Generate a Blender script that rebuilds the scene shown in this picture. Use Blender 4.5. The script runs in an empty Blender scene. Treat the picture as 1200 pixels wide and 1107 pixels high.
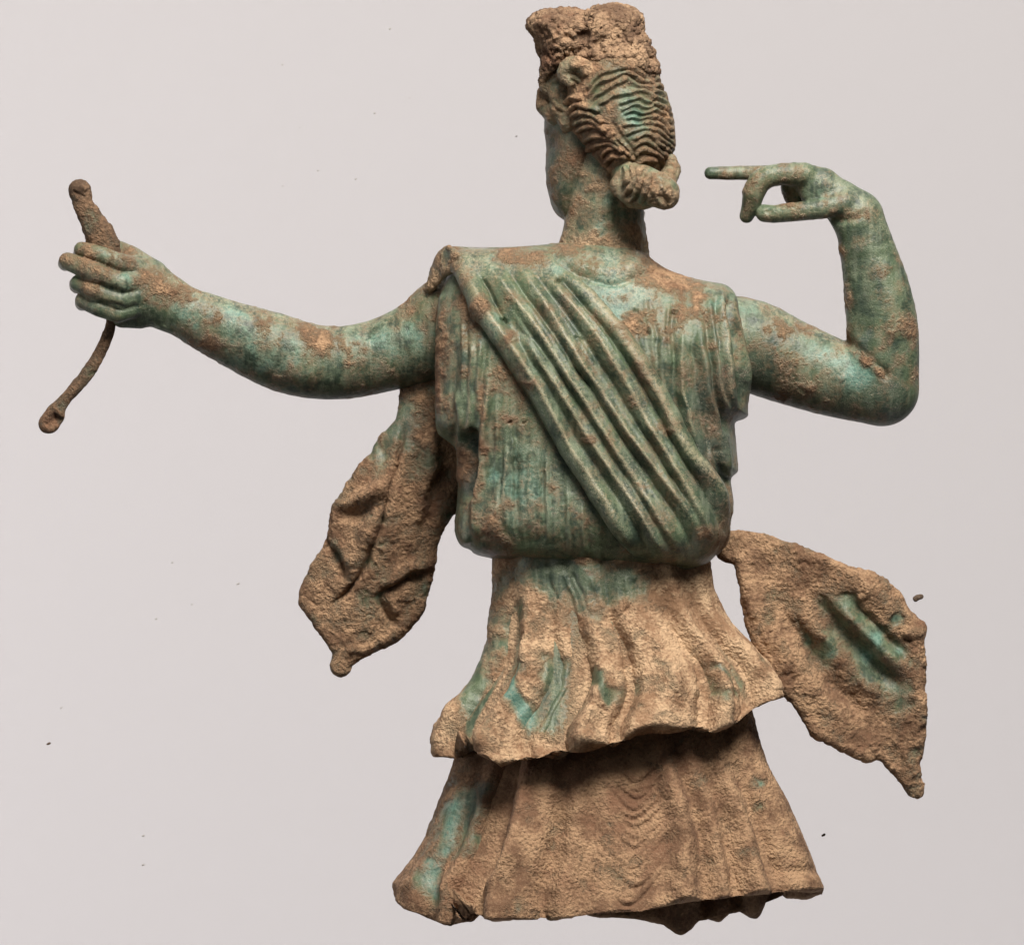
import bpy, math
import numpy as np

# ------------------------------------------------------------------ camera, world, lamps, exposure
S = 0.0004                       # metres per photograph pixel on the statue's own plane
W_PX, H_PX = 1200.0, 1107.0
scene = bpy.context.scene
col = scene.collection

REF = 40.0 * S                   # plane at which the frame is exactly 1200 px wide
DIST = 4.0
cam_d = bpy.data.cameras.new('camera')
cam_d.sensor_width = 36.0
cam_d.sensor_fit = 'HORIZONTAL'
cam_d.lens = 36.0 * DIST / (W_PX * S)
cam_d.clip_start = 0.05
cam_d.clip_end = 60.0
cam = bpy.data.objects.new('camera', cam_d)
cam.location = (0.0, 0.0, REF + DIST)
cam.rotation_euler = (0.0, 0.0, 0.0)
col.objects.link(cam)
scene.camera = cam

world = bpy.data.worlds.new('World')
scene.world = world
world.use_nodes = True
wbg = world.node_tree.nodes['Background']
wbg.inputs[0].default_value = (1.0, 0.97, 0.95, 1)
wbg.inputs[1].default_value = 0.05


def area_lamp(name, loc, target, size, power, color, size_y=None):
    d = bpy.data.lights.new(name, 'AREA')
    d.shape = 'RECTANGLE'
    d.size = size
    d.size_y = size_y or size
    d.energy = power
    d.color = color
    o = bpy.data.objects.new(name, d)
    col.objects.link(o)
    from mathutils import Vector
    v = Vector(target) - Vector(loc)
    o.location = loc
    o.rotation_euler = v.to_track_quat('-Z', 'Y').to_euler()
    return o


area_lamp('key_softbox', (0.34, 1.44, 1.06), (0, 0, 0), 0.9, 78.0, (1.0, 0.945, 0.875), 0.8)
area_lamp('fill_softbox', (-1.2, 0.35, 1.2), (0, 0, 0), 0.8, 3.2, (1.0, 0.97, 0.94))
area_lamp('backdrop_lamp', (-1.4, -0.2, -0.35), (0.0, -0.05, -1.1), 0.9, 15.0, (1.0, 0.96, 0.97))
area_lamp('backdrop_lamp', (0.6, -1.6, -0.35), (0.0, -0.15, -1.1), 0.9, 14.0, (1.0, 0.96, 0.97))

vs = scene.view_settings
vs.view_transform = 'Standard'
vs.look = 'None'
vs.exposure = 0.0
vs.gamma = 1.0
vs.use_curve_mapping = False
scene.render.engine = 'CYCLES'
scene.cycles.use_denoising = True
scene.cycles.max_bounces = 4
scene.cycles.diffuse_bounces = 3
scene.cycles.glossy_bounces = 2
scene.cycles.use_adaptive_sampling = True
scene.cycles.adaptive_threshold = 0.03
scene.cycles.transparent_max_bounces = 12
scene.cycles.caustics_reflective = False
scene.cycles.caustics_refractive = False


# ------------------------------------------------------------------ numeric helpers (picture pixels: x right, y down, z towards the viewer)
def sstep(a, b, x):
    t = np.clip((x - a) / (b - a), 0, 1)
    return t * t * (3 - 2 * t)


def vnoise(x, y, z, scale, seed=0):
    x = x / scale + 37.3 + seed * 7.13
    y = y / scale + 91.7 + seed * 3.71
    z = z / scale + 53.1 + seed * 5.37
    xi, yi, zi = np.floor(x).astype(np.int64), np.floor(y).astype(np.int64), np.floor(z).astype(np.int64)
    fx, fy, fz = x - xi, y - yi, z - zi
    fx, fy, fz = [f * f * (3 - 2 * f) for f in (fx, fy, fz)]

    def h(i, j, k):
        n = (i * 374761393 + j * 668265263 + k * 2147483647 + seed * 974711) & 0xffffffff
        n = ((n ^ (n >> 13)) * 1274126177) & 0xffffffff
        n = ((n ^ (n >> 15)) * 2246822519) & 0xffffffff
        return ((n ^ (n >> 16)) & 0xffff) / 65535.0

    r = 0
    for a in (0, 1):
        for b in (0, 1):
            for c in (0, 1):
                wgt = (fx if a else 1 - fx) * (fy if b else 1 - fy) * (fz if c else 1 - fz)
                r = r + wgt * h(xi + a, yi + b, zi + c)
    return r * 2 - 1


def fbm(p, scale, octs=3, seed=0):
    r, amp = 0, 1.0
    for o in range(octs):
        r = r + amp * vnoise(p[:, 0], p[:, 1], p[:, 2], scale / 2 ** o, seed + o)
        amp *= 0.55
    return r


def smooth_line(pts, n=3, closed=False):
    p = np.array(pts, float)
    for _ in range(n):
        q = np.roll(p, -1, 0) if closed else p[1:]
        b = p if closed else p[:-1]
        a1, a2 = 0.75 * b + 0.25 * q, 0.25 * b + 0.75 * q
        m = np.empty((2 * len(a1), p.shape[1]))
        m[0::2], m[1::2] = a1, a2
        p = m if closed else np.vstack([p[:1], m, p[-1:]])
    return p


def line_dist(x, y, pl):
    """distance, signed distance (right of travel positive) and 0..1 place along a polyline"""
    best = np.full(x.shape, 1e9)
    sgn = np.ones(x.shape)
    tt = np.zeros(x.shape)
    seg = np.hypot(*np.diff(pl, axis=0).T)
    acc = np.concatenate([[0], np.cumsum(seg)])
    L = acc[-1]
    for i in range(len(pl) - 1):
        a, b = pl[i], pl[i + 1]
        d = b - a
        l2 = max(d @ d, 1e-9)
        t = np.clip(((x - a[0]) * d[0] + (y - a[1]) * d[1]) / l2, 0, 1)
        ex, ey = x - a[0] - t * d[0], y - a[1] - t * d[1]
        q = np.hypot(ex, ey)
        m = q < best
        best = np.where(m, q, best)
        sgn = np.where(m, np.sign(ey * d[0] - ex * d[1]), sgn)
        tt = np.where(m, (acc[i] + t * seg[i]) / L, tt)
    return best, best * sgn, tt


def stroke(x, y, pts, w, h, kind='ridge', taper=0.12, sm=2):
    pl = smooth_line(pts, sm) if len(pts) > 2 else np.array(pts, float)
    out = np.zeros(x.shape)
    m = (x > pl[:, 0].min() - 5 * w) & (x < pl[:, 0].max() + 5 * w) & (y > pl[:, 1].min() - 5 * w) & (y < pl[:, 1].max() + 5 * w)
    if not m.any():
        return out
    d, s, t = line_dist(x[m], y[m], pl)
    if kind == 'ridge':
        f = np.exp(-(d / w) ** 2)
    elif kind == 'tube':
        f = np.maximum(1 - np.sqrt(d * d + 2.2) / w, 0) ** 1.1
    elif kind == 'flat':
        f = np.exp(-(d / w) ** 4)
    elif kind == 'right':       # cloth edge: rises sharply at the line, dies away to the right
        f = np.where(s > 0, np.exp(-s / w), 0) * sstep(-0.2, 1.6, s)
    else:                       # 'left'
        f = np.where(s < 0, np.exp(s / w), 0) * sstep(-0.2, 1.6, -s)
    if taper:
        f = f * sstep(0, taper, t) * sstep(0, taper, 1 - t)
    out[m] = f * h
    return out


def strokes(x, y, lst):
    r = np.zeros(x.shape)
    for a in lst:
        r += stroke(x, y, *a)
    return r


def paint(p, base, blobs):
    """mask painted from round blobs (x, y, r, s) and strips ('s', line, w, s)"""
    x, y = p[:, 0], p[:, 1]
    r = np.full(x.shape, float(base))
    for b in blobs:
        if b[0] == 's':
            r += stroke(x, y, b[1], b[2], b[3], 'ridge', 0.22)
        else:
            r += b[3] * np.exp(-((x - b[0]) ** 2 + (y - b[1]) ** 2) / b[2] ** 2)
    return np.clip(r, -0.5, 1.3)


def surface_nets(F, org, h):
    nx, ny, nz = F.shape
    ins = F < 0
    cnt = np.zeros((nx - 1, ny - 1, nz - 1), np.int8)
    sl = lambda a, n: slice(a, n - 1 + a)
    for a in (0, 1):
        for b in (0, 1):
            for c in (0, 1):
                cnt += ins[sl(a, nx), sl(b, ny), sl(c, nz)]
    act = (cnt > 0) & (cnt < 8)
    I, J, K = np.nonzero(act)
    idx = np.full(act.shape, -1, np.int64)
    idx[I, J, K] = np.arange(len(I))
    acc = np.zeros((len(I), 3))
    num = np.zeros(len(I))
    corners = [(a, b, c) for a in (0, 1) for b in (0, 1) for c in (0, 1)]
    for ca in corners:
        for ax in range(3):
            if ca[ax]:
                continue
            cb = list(ca)
            cb[ax] = 1
            fa = F[I + ca[0], J + ca[1], K + ca[2]]
            fb = F[I + cb[0], J + cb[1], K + cb[2]]
            m = (fa < 0) != (fb < 0)
            t = np.where(m, fa / np.where(m, fa - fb, 1), 0)
            pos = np.array(ca, float)[None, :].repeat(len(I), 0)
            pos[:, ax] += t
            acc[m] += pos[m]
            num[m] += 1
    v = (np.stack([I, J, K], 1) + acc / num[:, None]) * h + np.array(org)
    faces = []
    for ax in range(3):
        a = [slice(None)] * 3
        b = [slice(None)] * 3
        a[ax], b[ax] = slice(0, -1), slice(1, None)
        ch = ins[tuple(a)] != ins[tuple(b)]
        e = np.stack(np.nonzero(ch), 1)
        o1, o2 = [k for k in range(3) if k != ax]
        lim = np.array(F.shape) - 1
        ok = (e[:, o1] > 0) & (e[:, o2] > 0) & (e[:, o1] < lim[o1]) & (e[:, o2] < lim[o2])
        e = e[ok]
        q = []
        for d1, d2 in ((1, 1), (0, 1), (0, 0), (1, 0)):
            c = e.copy()
            c[:, o1] -= d1
            c[:, o2] -= d2
            q.append(idx[c[:, 0], c[:, 1], c[:, 2]])
        q = np.stack(q, 1)
        flip = ins[e[:, 0], e[:, 1], e[:, 2]] ^ (ax == 1)
        q[flip] = q[flip][:, ::-1]
        faces.append(q)
    return v, np.vstack(faces)


def normals(v, f):
    n = np.zeros_like(v)
    fn = np.cross(v[f[:, 2]] - v[f[:, 0]], v[f[:, 3]] - v[f[:, 1]])
    for k in range(4):
        np.add.at(n, f[:, k], fn)
    vol = (fn * v[f].mean(1)).sum()
    n /= np.linalg.norm(n, axis=1)[:, None] + 1e-9
    return n if vol > 0 else -n


def grid(x0, x1, y0, y1, z0, z1, h):
    ax = [np.arange(a, b + h, h) for a, b in ((x0, x1), (y0, y1), (z0, z1))]
    return np.meshgrid(*ax, indexing='ij'), (x0, y0, z0)


def blur2(a, k):
    if k < 1:
        return a
    for ax in (0, 1):
        for _ in range(2):
            pad = [(0, 0), (0, 0)]
            pad[ax] = (k + 1, k)
            c = np.cumsum(np.pad(a, pad, mode='edge'), axis=ax)
            n = a.shape[ax]
            hi = np.take(c, np.arange(2 * k + 1, 2 * k + 1 + n), axis=ax)
            lo = np.take(c, np.arange(0, n), axis=ax)
            a = (hi - lo) / (2 * k + 1)
    return a


def poly_sd(x, y, pl):
    """distance to a closed outline, positive inside"""
    q = np.vstack([pl, pl[:1]])
    d, _, _ = line_dist(x, y, q)
    ins = np.zeros(x.shape, bool)
    for i in range(len(q) - 1):
        (xa, ya), (xb, yb) = q[i], q[i + 1]
        c = (ya > y) != (yb > y)
        if ya != yb:
            ins ^= c & (x < (xb - xa) * (y - ya) / (yb - ya) + xa)
    return np.where(ins, d, -d)


def swell(outline, R, Tb, Tf, zc, h, p=2.0, sm=2, blur=0, zlim=None):
    """solid with the given outline, rounded over R towards its rim, Tb thick behind and Tf in front of the surface zc(x, y)"""
    pl = smooth_line(outline, sm, True)
    x0, y0 = pl.min(0) - 4 * h
    x1, y1 = pl.max(0) + 4 * h
    gx, gy = np.arange(x0, x1 + h, h), np.arange(y0, y1 + h, h)
    X, Y = np.meshgrid(gx, gy, indexing='ij')
    u = np.clip(poly_sd(X, Y, pl) / R, -1, 1)
    if blur:
        ub = blur2(u, blur)
        k = sstep(0.05, 0.5, u)
        u = u * (1 - k) + ub * k
    f = lambda q: q(X, Y) if callable(q) else np.full(X.shape, float(q))
    Tb, Tf, zc = f(Tb), f(Tf), f(zc)
    z0, z1 = (zc - Tf).min() - 4 * h, (zc + Tb).max() + 4 * h
    gz = np.arange(z0, z1 + h, h)
    a = np.maximum(1 - u, 0)[:, :, None]
    dz = gz[None, None, :] - zc[:, :, None]
    b = np.abs(dz) / np.where(dz > 0, Tb[:, :, None], Tf[:, :, None])
    F = (a ** p + b ** p) ** (1 / p) - 1
    return surface_nets(F, (x0, y0, z0), h)


def swell_height(outline, R, Tb, zc, p, blur, h, sm=2):
    """the upper surface of the same solid as a function of (x, y)"""
    pl = smooth_line(outline, sm, True)
    x0, y0 = pl.min(0) - 40
    x1, y1 = pl.max(0) + 40
    gx, gy = np.arange(x0, x1 + h, h), np.arange(y0, y1 + h, h)
    X, Y = np.meshgrid(gx, gy, indexing='ij')
    u = np.clip(poly_sd(X, Y, pl) / R, -1, 1)
    if blur:
        ub = blur2(u, blur)
        k = sstep(0.05, 0.5, u)
        u = u * (1 - k) + ub * k
    T = Tb(X, Y) if callable(Tb) else Tb
    Z = zc + T * np.maximum(1 - np.clip(1 - u, 0, 1) ** p, 0) ** (1 / p)

    def g(x, y):
        a = np.clip((x - x0) / h, 0, len(gx) - 1.001)
        b = np.clip((y - y0) / h, 0, len(gy) - 1.001)
        i, j = a.astype(int), b.astype(int)
        s, t = a - i, b - j
        return (Z[i, j] * (1 - s) * (1 - t) + Z[i + 1, j] * s * (1 - t) + Z[i, j + 1] * (1 - s) * t + Z[i + 1, j + 1] * s * t)
    return g


def chain(G, pts, zs=1.0):
    """tapered limb: pts = (x, y, z, radius)"""
    X, Y, Z = G
    r = np.full(X.shape, 1e9)
    P = np.array(pts, float)
    if len(P) == 1:
        a = P[0]
        return np.sqrt((X - a[0]) ** 2 + (Y - a[1]) ** 2 + ((Z - a[2]) / zs) ** 2) - a[3]
    for a, b in zip(P[:-1], P[1:]):
        d = b[:3] - a[:3]
        t = np.clip(((X - a[0]) * d[0] + (Y - a[1]) * d[1] + (Z - a[2]) * d[2]) / (d @ d), 0, 1)
        t2 = t
        q = np.sqrt((X - a[0] - t * d[0]) ** 2 + (Y - a[1] - t * d[1]) ** 2 + ((Z - a[2] - t * d[2]) / zs) ** 2) - (a[3] + t2 * (b[3] - a[3]))
        r = np.minimum(r, q)
    return r


def smin(a, b, k):
    h = np.clip(0.5 + 0.5 * (b - a) / k, 0, 1)
    return b * (1 - h) + a * h - k * h * (1 - h)


def spline(pts, n=40):
    """Catmull-Rom through the given rows"""
    P = np.array(pts, float)
    Q = np.vstack([2 * P[0] - P[1], P, 2 * P[-1] - P[-2]])
    out = []
    m = len(P) - 1
    for t in np.linspace(0, m - 1e-6, n):
        i = int(t)
        s = t - i
        a, b, c, d = Q[i:i + 4]
        out.append(0.5 * (2 * b + (c - a) * s + (2 * a - 5 * b + 4 * c - d) * s * s + (3 * b - a - 3 * c + d) * s ** 3))
    return np.array(out)


# ------------------------------------------------------------------ materials
def patina_material(name, dirt_lo=(0.210, 0.117, 0.064), dirt_hi=(0.51, 0.345, 0.210)):
    m = bpy.data.materials.new(name)
    m.use_nodes = True
    nt = m.node_tree
    nt.nodes.clear()
    N = lambda t, **k: [nt.nodes.new(t), [setattr(nt.nodes[-1], a, b) for a, b in k.items()]][0]
    L = nt.links.new
    out = N('ShaderNodeOutputMaterial')
    bs = N('ShaderNodeBsdfPrincipled')
    L(bs.outputs[0], out.inputs[0])
    tc = N('ShaderNodeTexCoord')
    mp = N('ShaderNodeMapping')
    mp.inputs['Scale'].default_value = (1 / S / 100,) * 3      # 1 unit = 100 photograph pixels
    L(tc.outputs['Object'], mp.inputs[0])
    at = N('ShaderNodeAttribute', attribute_name='masks')
    sp = N('ShaderNodeSeparateColor')
    L(at.outputs['Color'], sp.inputs[0])

    def noise(scale, detail=4, rough=0.6, dist=0.0, off=0.0):
        n = N('ShaderNodeTexNoise')
        n.inputs['Scale'].default_value = scale
        n.inputs['Detail'].default_value = detail
        n.inputs['Roughness'].default_value = rough
        n.inputs['Distortion'].default_value = dist
        v = mp.outputs[0]
        if off:
            ad = N('ShaderNodeVectorMath', operation='ADD')
            ad.inputs[1].default_value = (off, off * 1.7, -off)
            L(v, ad.inputs[0])
            v = ad.outputs[0]
        L(v, n.inputs['Vector'])
        return n.outputs['Fac']

    def math_(op, a, b=None, clamp=False):
        n = N('ShaderNodeMath', operation=op, use_clamp=clamp)
        for i, q in enumerate((a, b)):
            if q is None:
                continue
            if isinstance(q, (int, float)):
                n.inputs[i].default_value = q
            else:
                L(q, n.inputs[i])
        return n.outputs[0]

    def ramp(x, lo, hi, a=0.0, b=1.0):
        n = N('ShaderNodeMapRange', interpolation_type='SMOOTHSTEP')
        n.inputs[1].default_value = lo
        n.inputs[2].default_value = hi
        n.inputs[3].default_value = a
        n.inputs[4].default_value = b
        L(x, n.inputs[0])
        return n.outputs[0]

    def mix(f, a, b):
        n = N('ShaderNodeMix', data_type='RGBA')
        for s_, q in ((0, f), (6, a), (7, b)):
            if isinstance(q, tuple):
                n.inputs[s_].default_value = (*q, 1) if len(q) == 3 else q
            elif isinstance(q, (int, float)):
                n.inputs[s_].default_value = q
            else:
                L(q, n.inputs[s_])
        return n.outputs[2]

    # bronze patina: dark green, grey green, turquoise
    n_big = noise(1.7, 3, 0.62, 0.4)
    n_mid = noise(5.0, 3, 0.6, 0.0, 3.0)
    n_fine = noise(24.0, 2, 0.6, 0.0, 7.0)
    n_grit = noise(80.0, 1, 0.7, 0.0, 1.0)
    dev = lambda n, k: math_('MULTIPLY', math_('SUBTRACT', n, 0.5), k)
    green = mix(ramp(math_('ADD', n_mid, dev(n_fine, 0.3)), 0.34, 0.66), (0.033, 0.052, 0.035), (0.112, 0.146, 0.088))
    green = mix(ramp(n_big, 0.42, 0.66, 0.0, 0.6), green, (0.092, 0.134, 0.070))
    ms = N('ShaderNodeMapping')
    ms.inputs['Scale'].default_value = (13.0, 1.6, 5.0)
    L(mp.outputs[0], ms.inputs[0])
    st = N('ShaderNodeTexNoise')
    st.inputs['Scale'].default_value = 1.0
    st.inputs['Detail'].default_value = 2
    L(ms.outputs[0], st.inputs['Vector'])
    green = mix(ramp(st.outputs['Fac'], 0.48, 0.70, 0.0, 0.55), green, (0.185, 0.215, 0.148))
    green = mix(ramp(st.outputs['Fac'], 0.46, 0.30, 0.0, 0.45), green, (0.028, 0.050, 0.038))
    tq = math_('ADD', math_('ADD', sp.outputs[1], dev(n_mid, 1.7)), dev(n_fine, 0.5))
    turq = mix(ramp(n_fine, 0.35, 0.65), (0.078, 0.172, 0.136), (0.148, 0.256, 0.200))
    c = mix(ramp(tq, 0.15, 0.95), green, turq)
    dk = math_('ADD', math_('ADD', sp.outputs[2], dev(n_mid, 1.5)), dev(n_fine, 0.6))
    c = mix(ramp(dk, 0.25, 0.95, 0.0, 0.85), c, mix(ramp(n_fine, 0.3, 0.7), (0.022, 0.032, 0.027), (0.060, 0.076, 0.062)))
    # settled dust and pale mineral speckle
    at2 = N('ShaderNodeAttribute', attribute_name='dust')
    du = math_('ADD', math_('ADD', at2.outputs['Fac'], dev(n_fine, 1.0)), dev(n_grit, 0.9))
    c = mix(ramp(du, 0.25, 1.05, 0.0, 0.75), c, (0.365, 0.315, 0.205))
    sk = ramp(n_grit, 0.56, 0.72)
    c = mix(math_('MULTIPLY', sk, ramp(n_mid, 0.42, 0.62, 0.05, 0.55)), c, (0.38, 0.36, 0.27))
    dsp = ramp(math_('ADD', n_grit, dev(n_fine, 0.6)), 0.42, 0.26)
    c = mix(math_('MULTIPLY', dsp, 0.45), c, (0.028, 0.030, 0.022))
    # red-brown cuprite stains
    rd = math_('ADD', math_('ADD', at.outputs['Alpha'], dev(n_mid, 1.4)), dev(n_fine, 0.5))
    c = mix(ramp(rd, 0.35, 0.95, 0.0, 0.8), c, (0.150, 0.070, 0.045))
    # earth: a thin brown film that thickens into a crust
    e = math_('ADD', sp.outputs[0], dev(n_fine, 0.75))
    e = math_('ADD', e, dev(n_grit, 0.5))
    film = ramp(e, -0.02, 0.65, 0.0, 0.6)
    ef = ramp(e, 0.34, 0.88)
    n_d = noise(2.6, 4, 0.62, 0.0, 11.0)
    earth = mix(ramp(math_('ADD', n_d, dev(n_fine, 0.35)), 0.36, 0.64), dirt_lo, dirt_hi)
    earth = mix(ramp(rd, 0.30, 1.0, 0.0, 0.75), earth, (0.185, 0.092, 0.052))
    earth = mix(math_('MULTIPLY', ramp(n_grit, 0.56, 0.74), 0.28), earth, (0.52, 0.38, 0.25))
    c = mix(film, c, mix(0.5, dirt_lo, dirt_hi))
    c = mix(math_('MULTIPLY', ef, 0.95), c, earth)
    L(c, bs.inputs['Base Color'])
    bs.inputs['Metallic'].default_value = 0.0
    L(ramp(ef, 0.0, 1.0, 0.45, 0.95), bs.inputs['Roughness'])
    bs.inputs['Specular IOR Level'].default_value = 0.4

    # relief: crusty grains on earth, pitting and blisters on patina
    vo = N('ShaderNodeTexVoronoi', feature='F1')
    vo.inputs['Scale'].default_value = 26.0
    vo.inputs['Randomness'].default_value = 1.0
    L(mp.outputs[0], vo.inputs['Vector'])
    grain = math_('ADD', math_('MULTIPLY', n_fine, 1.3), math_('MULTIPLY', vo.outputs[0], -0.7))
    grain = math_('ADD', grain, math_('MULTIPLY', n_grit, 0.55))
    hgt_e = math_('MULTIPLY', grain, math_('MULTIPLY', ef, ramp(n_d, 0.35, 0.62, 0.45, 1.7)))
    pits = math_('ADD', math_('MULTIPLY', n_grit, 0.22), math_('MULTIPLY', n_fine, 0.5))
    hgt_p = math_('MULTIPLY', pits, math_('SUBTRACT', 1.15, ef))
    hgt = math_('ADD', math_('ADD', hgt_e, hgt_p), math_('MULTIPLY', ef, 1.2))
    bp = N('ShaderNodeBump')
    bp.inputs['Strength'].default_value = 0.9
    bp.inputs['Distance'].default_value = 1.7 * S
    L(hgt, bp.inputs['Height'])
    L(bp.outputs[0], bs.inputs['Normal'])
    return m


M_PAT = patina_material('patina_bronze_with_earth')
M_BROWN = patina_material('bronze_with_brown_earth', (0.132, 0.069, 0.038), (0.37, 0.230, 0.132))
M_DARK = patina_material('bronze_with_dark_earth', (0.075, 0.043, 0.026), (0.21, 0.125, 0.072))
M_RED = patina_material('earth_crust', (0.105, 0.058, 0.034), (0.36, 0.235, 0.142))


def simple_material(name, colr, rough):
    m = bpy.data.materials.new(name)
    m.use_nodes = True
    nt = m.node_tree
    b = nt.nodes['Principled BSDF']
    n = nt.nodes.new('ShaderNodeTexNoise')
    n.inputs['Scale'].default_value = 3.0
    n.inputs['Detail'].default_value = 3
    mx = nt.nodes.new('ShaderNodeMix')
    mx.data_type = 'RGBA'
    mx.inputs[6].default_value = (*[q * 0.975 for q in colr], 1)
    mx.inputs[7].default_value = (*colr, 1)
    nt.links.new(n.outputs['Fac'], mx.inputs[0])
    nt.links.new(mx.outputs[2], b.inputs['Base Color'])
    b.inputs['Roughness'].default_value = rough
    b.inputs['Specular IOR Level'].default_value = 0.2
    return m


M_PAPER = simple_material('backdrop_paper', (0.560, 0.545, 0.558), 0.9)
M_DUST = simple_material('grey_dust', (0.36, 0.34, 0.32), 0.95)
M_CRUMB = simple_material('dry_earth', (0.10, 0.07, 0.05), 0.95)

M_GLASS = bpy.data.materials.new('clear_glass')
M_GLASS.use_nodes = True
nt = M_GLASS.node_tree
nt.nodes.clear()
o_ = nt.nodes.new('ShaderNodeOutputMaterial')
tr = nt.nodes.new('ShaderNodeBsdfTransparent')
tr.inputs[0].default_value = (0.985, 0.985, 0.985, 1)
gl = nt.nodes.new('ShaderNodeBsdfGlossy')
gl.inputs['Roughness'].default_value = 0.02
fr = nt.nodes.new('ShaderNodeFresnel')
fr.inputs[0].default_value = 1.25          # anti-reflective glass
ms = nt.nodes.new('ShaderNodeMixShader')
nt.links.new(fr.outputs[0], ms.inputs[0])
nt.links.new(tr.outputs[0], ms.inputs[1])
nt.links.new(gl.outputs[0], ms.inputs[2])
nt.links.new(ms.outputs[0], o_.inputs[0])


# ------------------------------------------------------------------ objects
def to_world(v):
    return np.stack([(v[:, 0] - W_PX / 2) * S, (H_PX / 2 - v[:, 1]) * S, v[:, 2] * S], 1)


LOW = [1e9]


def mesh_object(name, v, f, mat, parent=None, masks=None, origin=None, dust=None):
    w = to_world(v)
    fn = np.cross(w[f[:, 2]] - w[f[:, 0]], w[f[:, 3]] - w[f[:, 1]])
    if (fn * w[f].mean(1)).sum() < 0:
        f = f[:, ::-1]
    if origin is not None:
        w = w - np.array(origin)
    me = bpy.data.meshes.new(name)
    me.vertices.add(len(w))
    me.vertices.foreach_set('co', w.astype(np.float32).ravel())
    me.loops.add(f.size)
    me.loops.foreach_set('vertex_index', np.ascontiguousarray(f).astype(np.int32).ravel())
    me.polygons.add(len(f))
    me.polygons.foreach_set('loop_start', np.arange(0, f.size, 4, dtype=np.int32))
    me.polygons.foreach_set('use_smooth', np.ones(len(f), bool))
    me.update(calc_edges=True)
    me.validate()
    if masks is not None:
        a = me.attributes.new('masks', 'FLOAT_COLOR', 'POINT')
        a.data.foreach_set('color', masks.astype(np.float32).ravel())
    if dust is not None:
        a = me.attributes.new('dust', 'FLOAT', 'POINT')
        a.data.foreach_set('value', dust.astype(np.float32))
    me.materials.append(mat)
    o = bpy.data.objects.new(name, me)
    col.objects.link(o)
    if parent:
        o.parent = parent
    if origin is not None:
        o.location = origin
    return o


def masks_of(v, spec):
    return np.stack([paint(v, *spec.get(k, (0, []))) for k in ('dirt', 'turq', 'dark', 'red')], 1)


def finish(name, v, f, spec, parent, disp=None, mat=None, crust=1.0, warp=1.0, plates=1.0, rag=0.36):
    """relief on the viewer's side, earth crust, colour masks, mesh"""
    n = normals(v, f)
    p0 = v.copy()
    wx = p0[:, 0] + warp * (2.2 * fbm(p0, 30, 2, 41) + 0.8 * vnoise(*p0.T, 8, 43))
    wy = p0[:, 1] + warp * (2.2 * fbm(p0, 30, 2, 51) + 0.8 * vnoise(*p0.T, 8, 53))
    if disp is not None:
        wgt = sstep(-0.15, 0.35, n[:, 2])
        v = v + n * (disp(wx, wy) * wgt * (1 + 0.3 * fbm(p0, 40, 2, 61)))[:, None]
        n = normals(v, f)
    pw = np.stack([p0[:, 0] + 7 * fbm(p0, 34, 3, 71), p0[:, 1] + 7 * fbm(p0, 34, 3, 81)], 1)
    m = masks_of(pw, spec)
    dust = np.clip(paint(np.stack([wx, wy], 1), *spec.get('dust', (0, []))), 0, 1)
    m[:, 0] += rag * fbm(p0, 17, 4, 5)                    # ragged edge of the earth layer
    d = sstep(0.30, 0.62, m[:, 0])
    lump = fbm(p0, 16, 3, 1)
    grit = fbm(p0, 5.5, 2, 9)
    flake = sstep(-0.05, 0.10, fbm(p0, 30, 4, 15)) + 0.8 * sstep(0.25, 0.36, fbm(p0, 19, 4, 25))
    v = v + n * (crust * (d * (0.9 + 1.2 * lump + 0.9 * np.abs(grit) + plates * 1.7 * flake) + 0.35 * lump))[:, None]
    LOW[0] = min(LOW[0], v[:, 2].min())
    return mesh_object(name, v, f, mat or M_PAT, parent, m, dust=dust)


statue = bpy.data.objects.new('bronze_statue', None)
statue.empty_display_size = 0.05
col.objects.link(statue)
statue['label'] = 'green patinated bronze statue of a draped archer, seen from its back, caked with brown earth'
statue['category'] = 'statue'

# ---- bodice ---------------------------------------------------------------------------------
BODICE = [(658, 284), (610, 288), (562, 290), (546, 294), (533, 308), (521, 328), (514, 350), (512, 385), (512, 425), (510, 477), (510, 506), (520, 514), (534, 523),
          (537, 545), (536, 585), (532, 618), (534, 630), (540, 641), (551, 644), (557, 650), (578, 655), (592, 661), (628, 661), (655, 665), (700, 664), (735, 669), (776, 670), (795, 675), (812, 672),
          (832, 660), (850, 637), (857, 614), (861, 590), (860, 584), (856, 562), (858, 559), (866, 553), (866, 548), (864, 525), (862, 500), (862, 494), (876, 489), (878, 484), (877, 458),
          (883, 440), (874, 400), (866, 360), (859, 333), (824, 328), (795, 321), (769, 308), (752, 290), (705, 280)]


def bodice_T(X, Y):
    return 62 + 34 * sstep(300, 430, Y) + 8 * sstep(540, 640, Y)


WRAP = [p for p in BODICE if not (p[0] < 550 and p[1] < 352)]
WRAP[3:3] = [(530, 291), (514, 322)]          # the mantle rides over the point of the shoulder
bodice_z = swell_height(WRAP, 72, bodice_T, 0.0, 2.5, 5, 2.0)
v, f = swell(BODICE, 72, bodice_T, lambda X, Y: 80 + 32 * np.exp(-((Y - 420) / 70) ** 2), 0.0, 1.5, 2.5, 2, 7)


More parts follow.
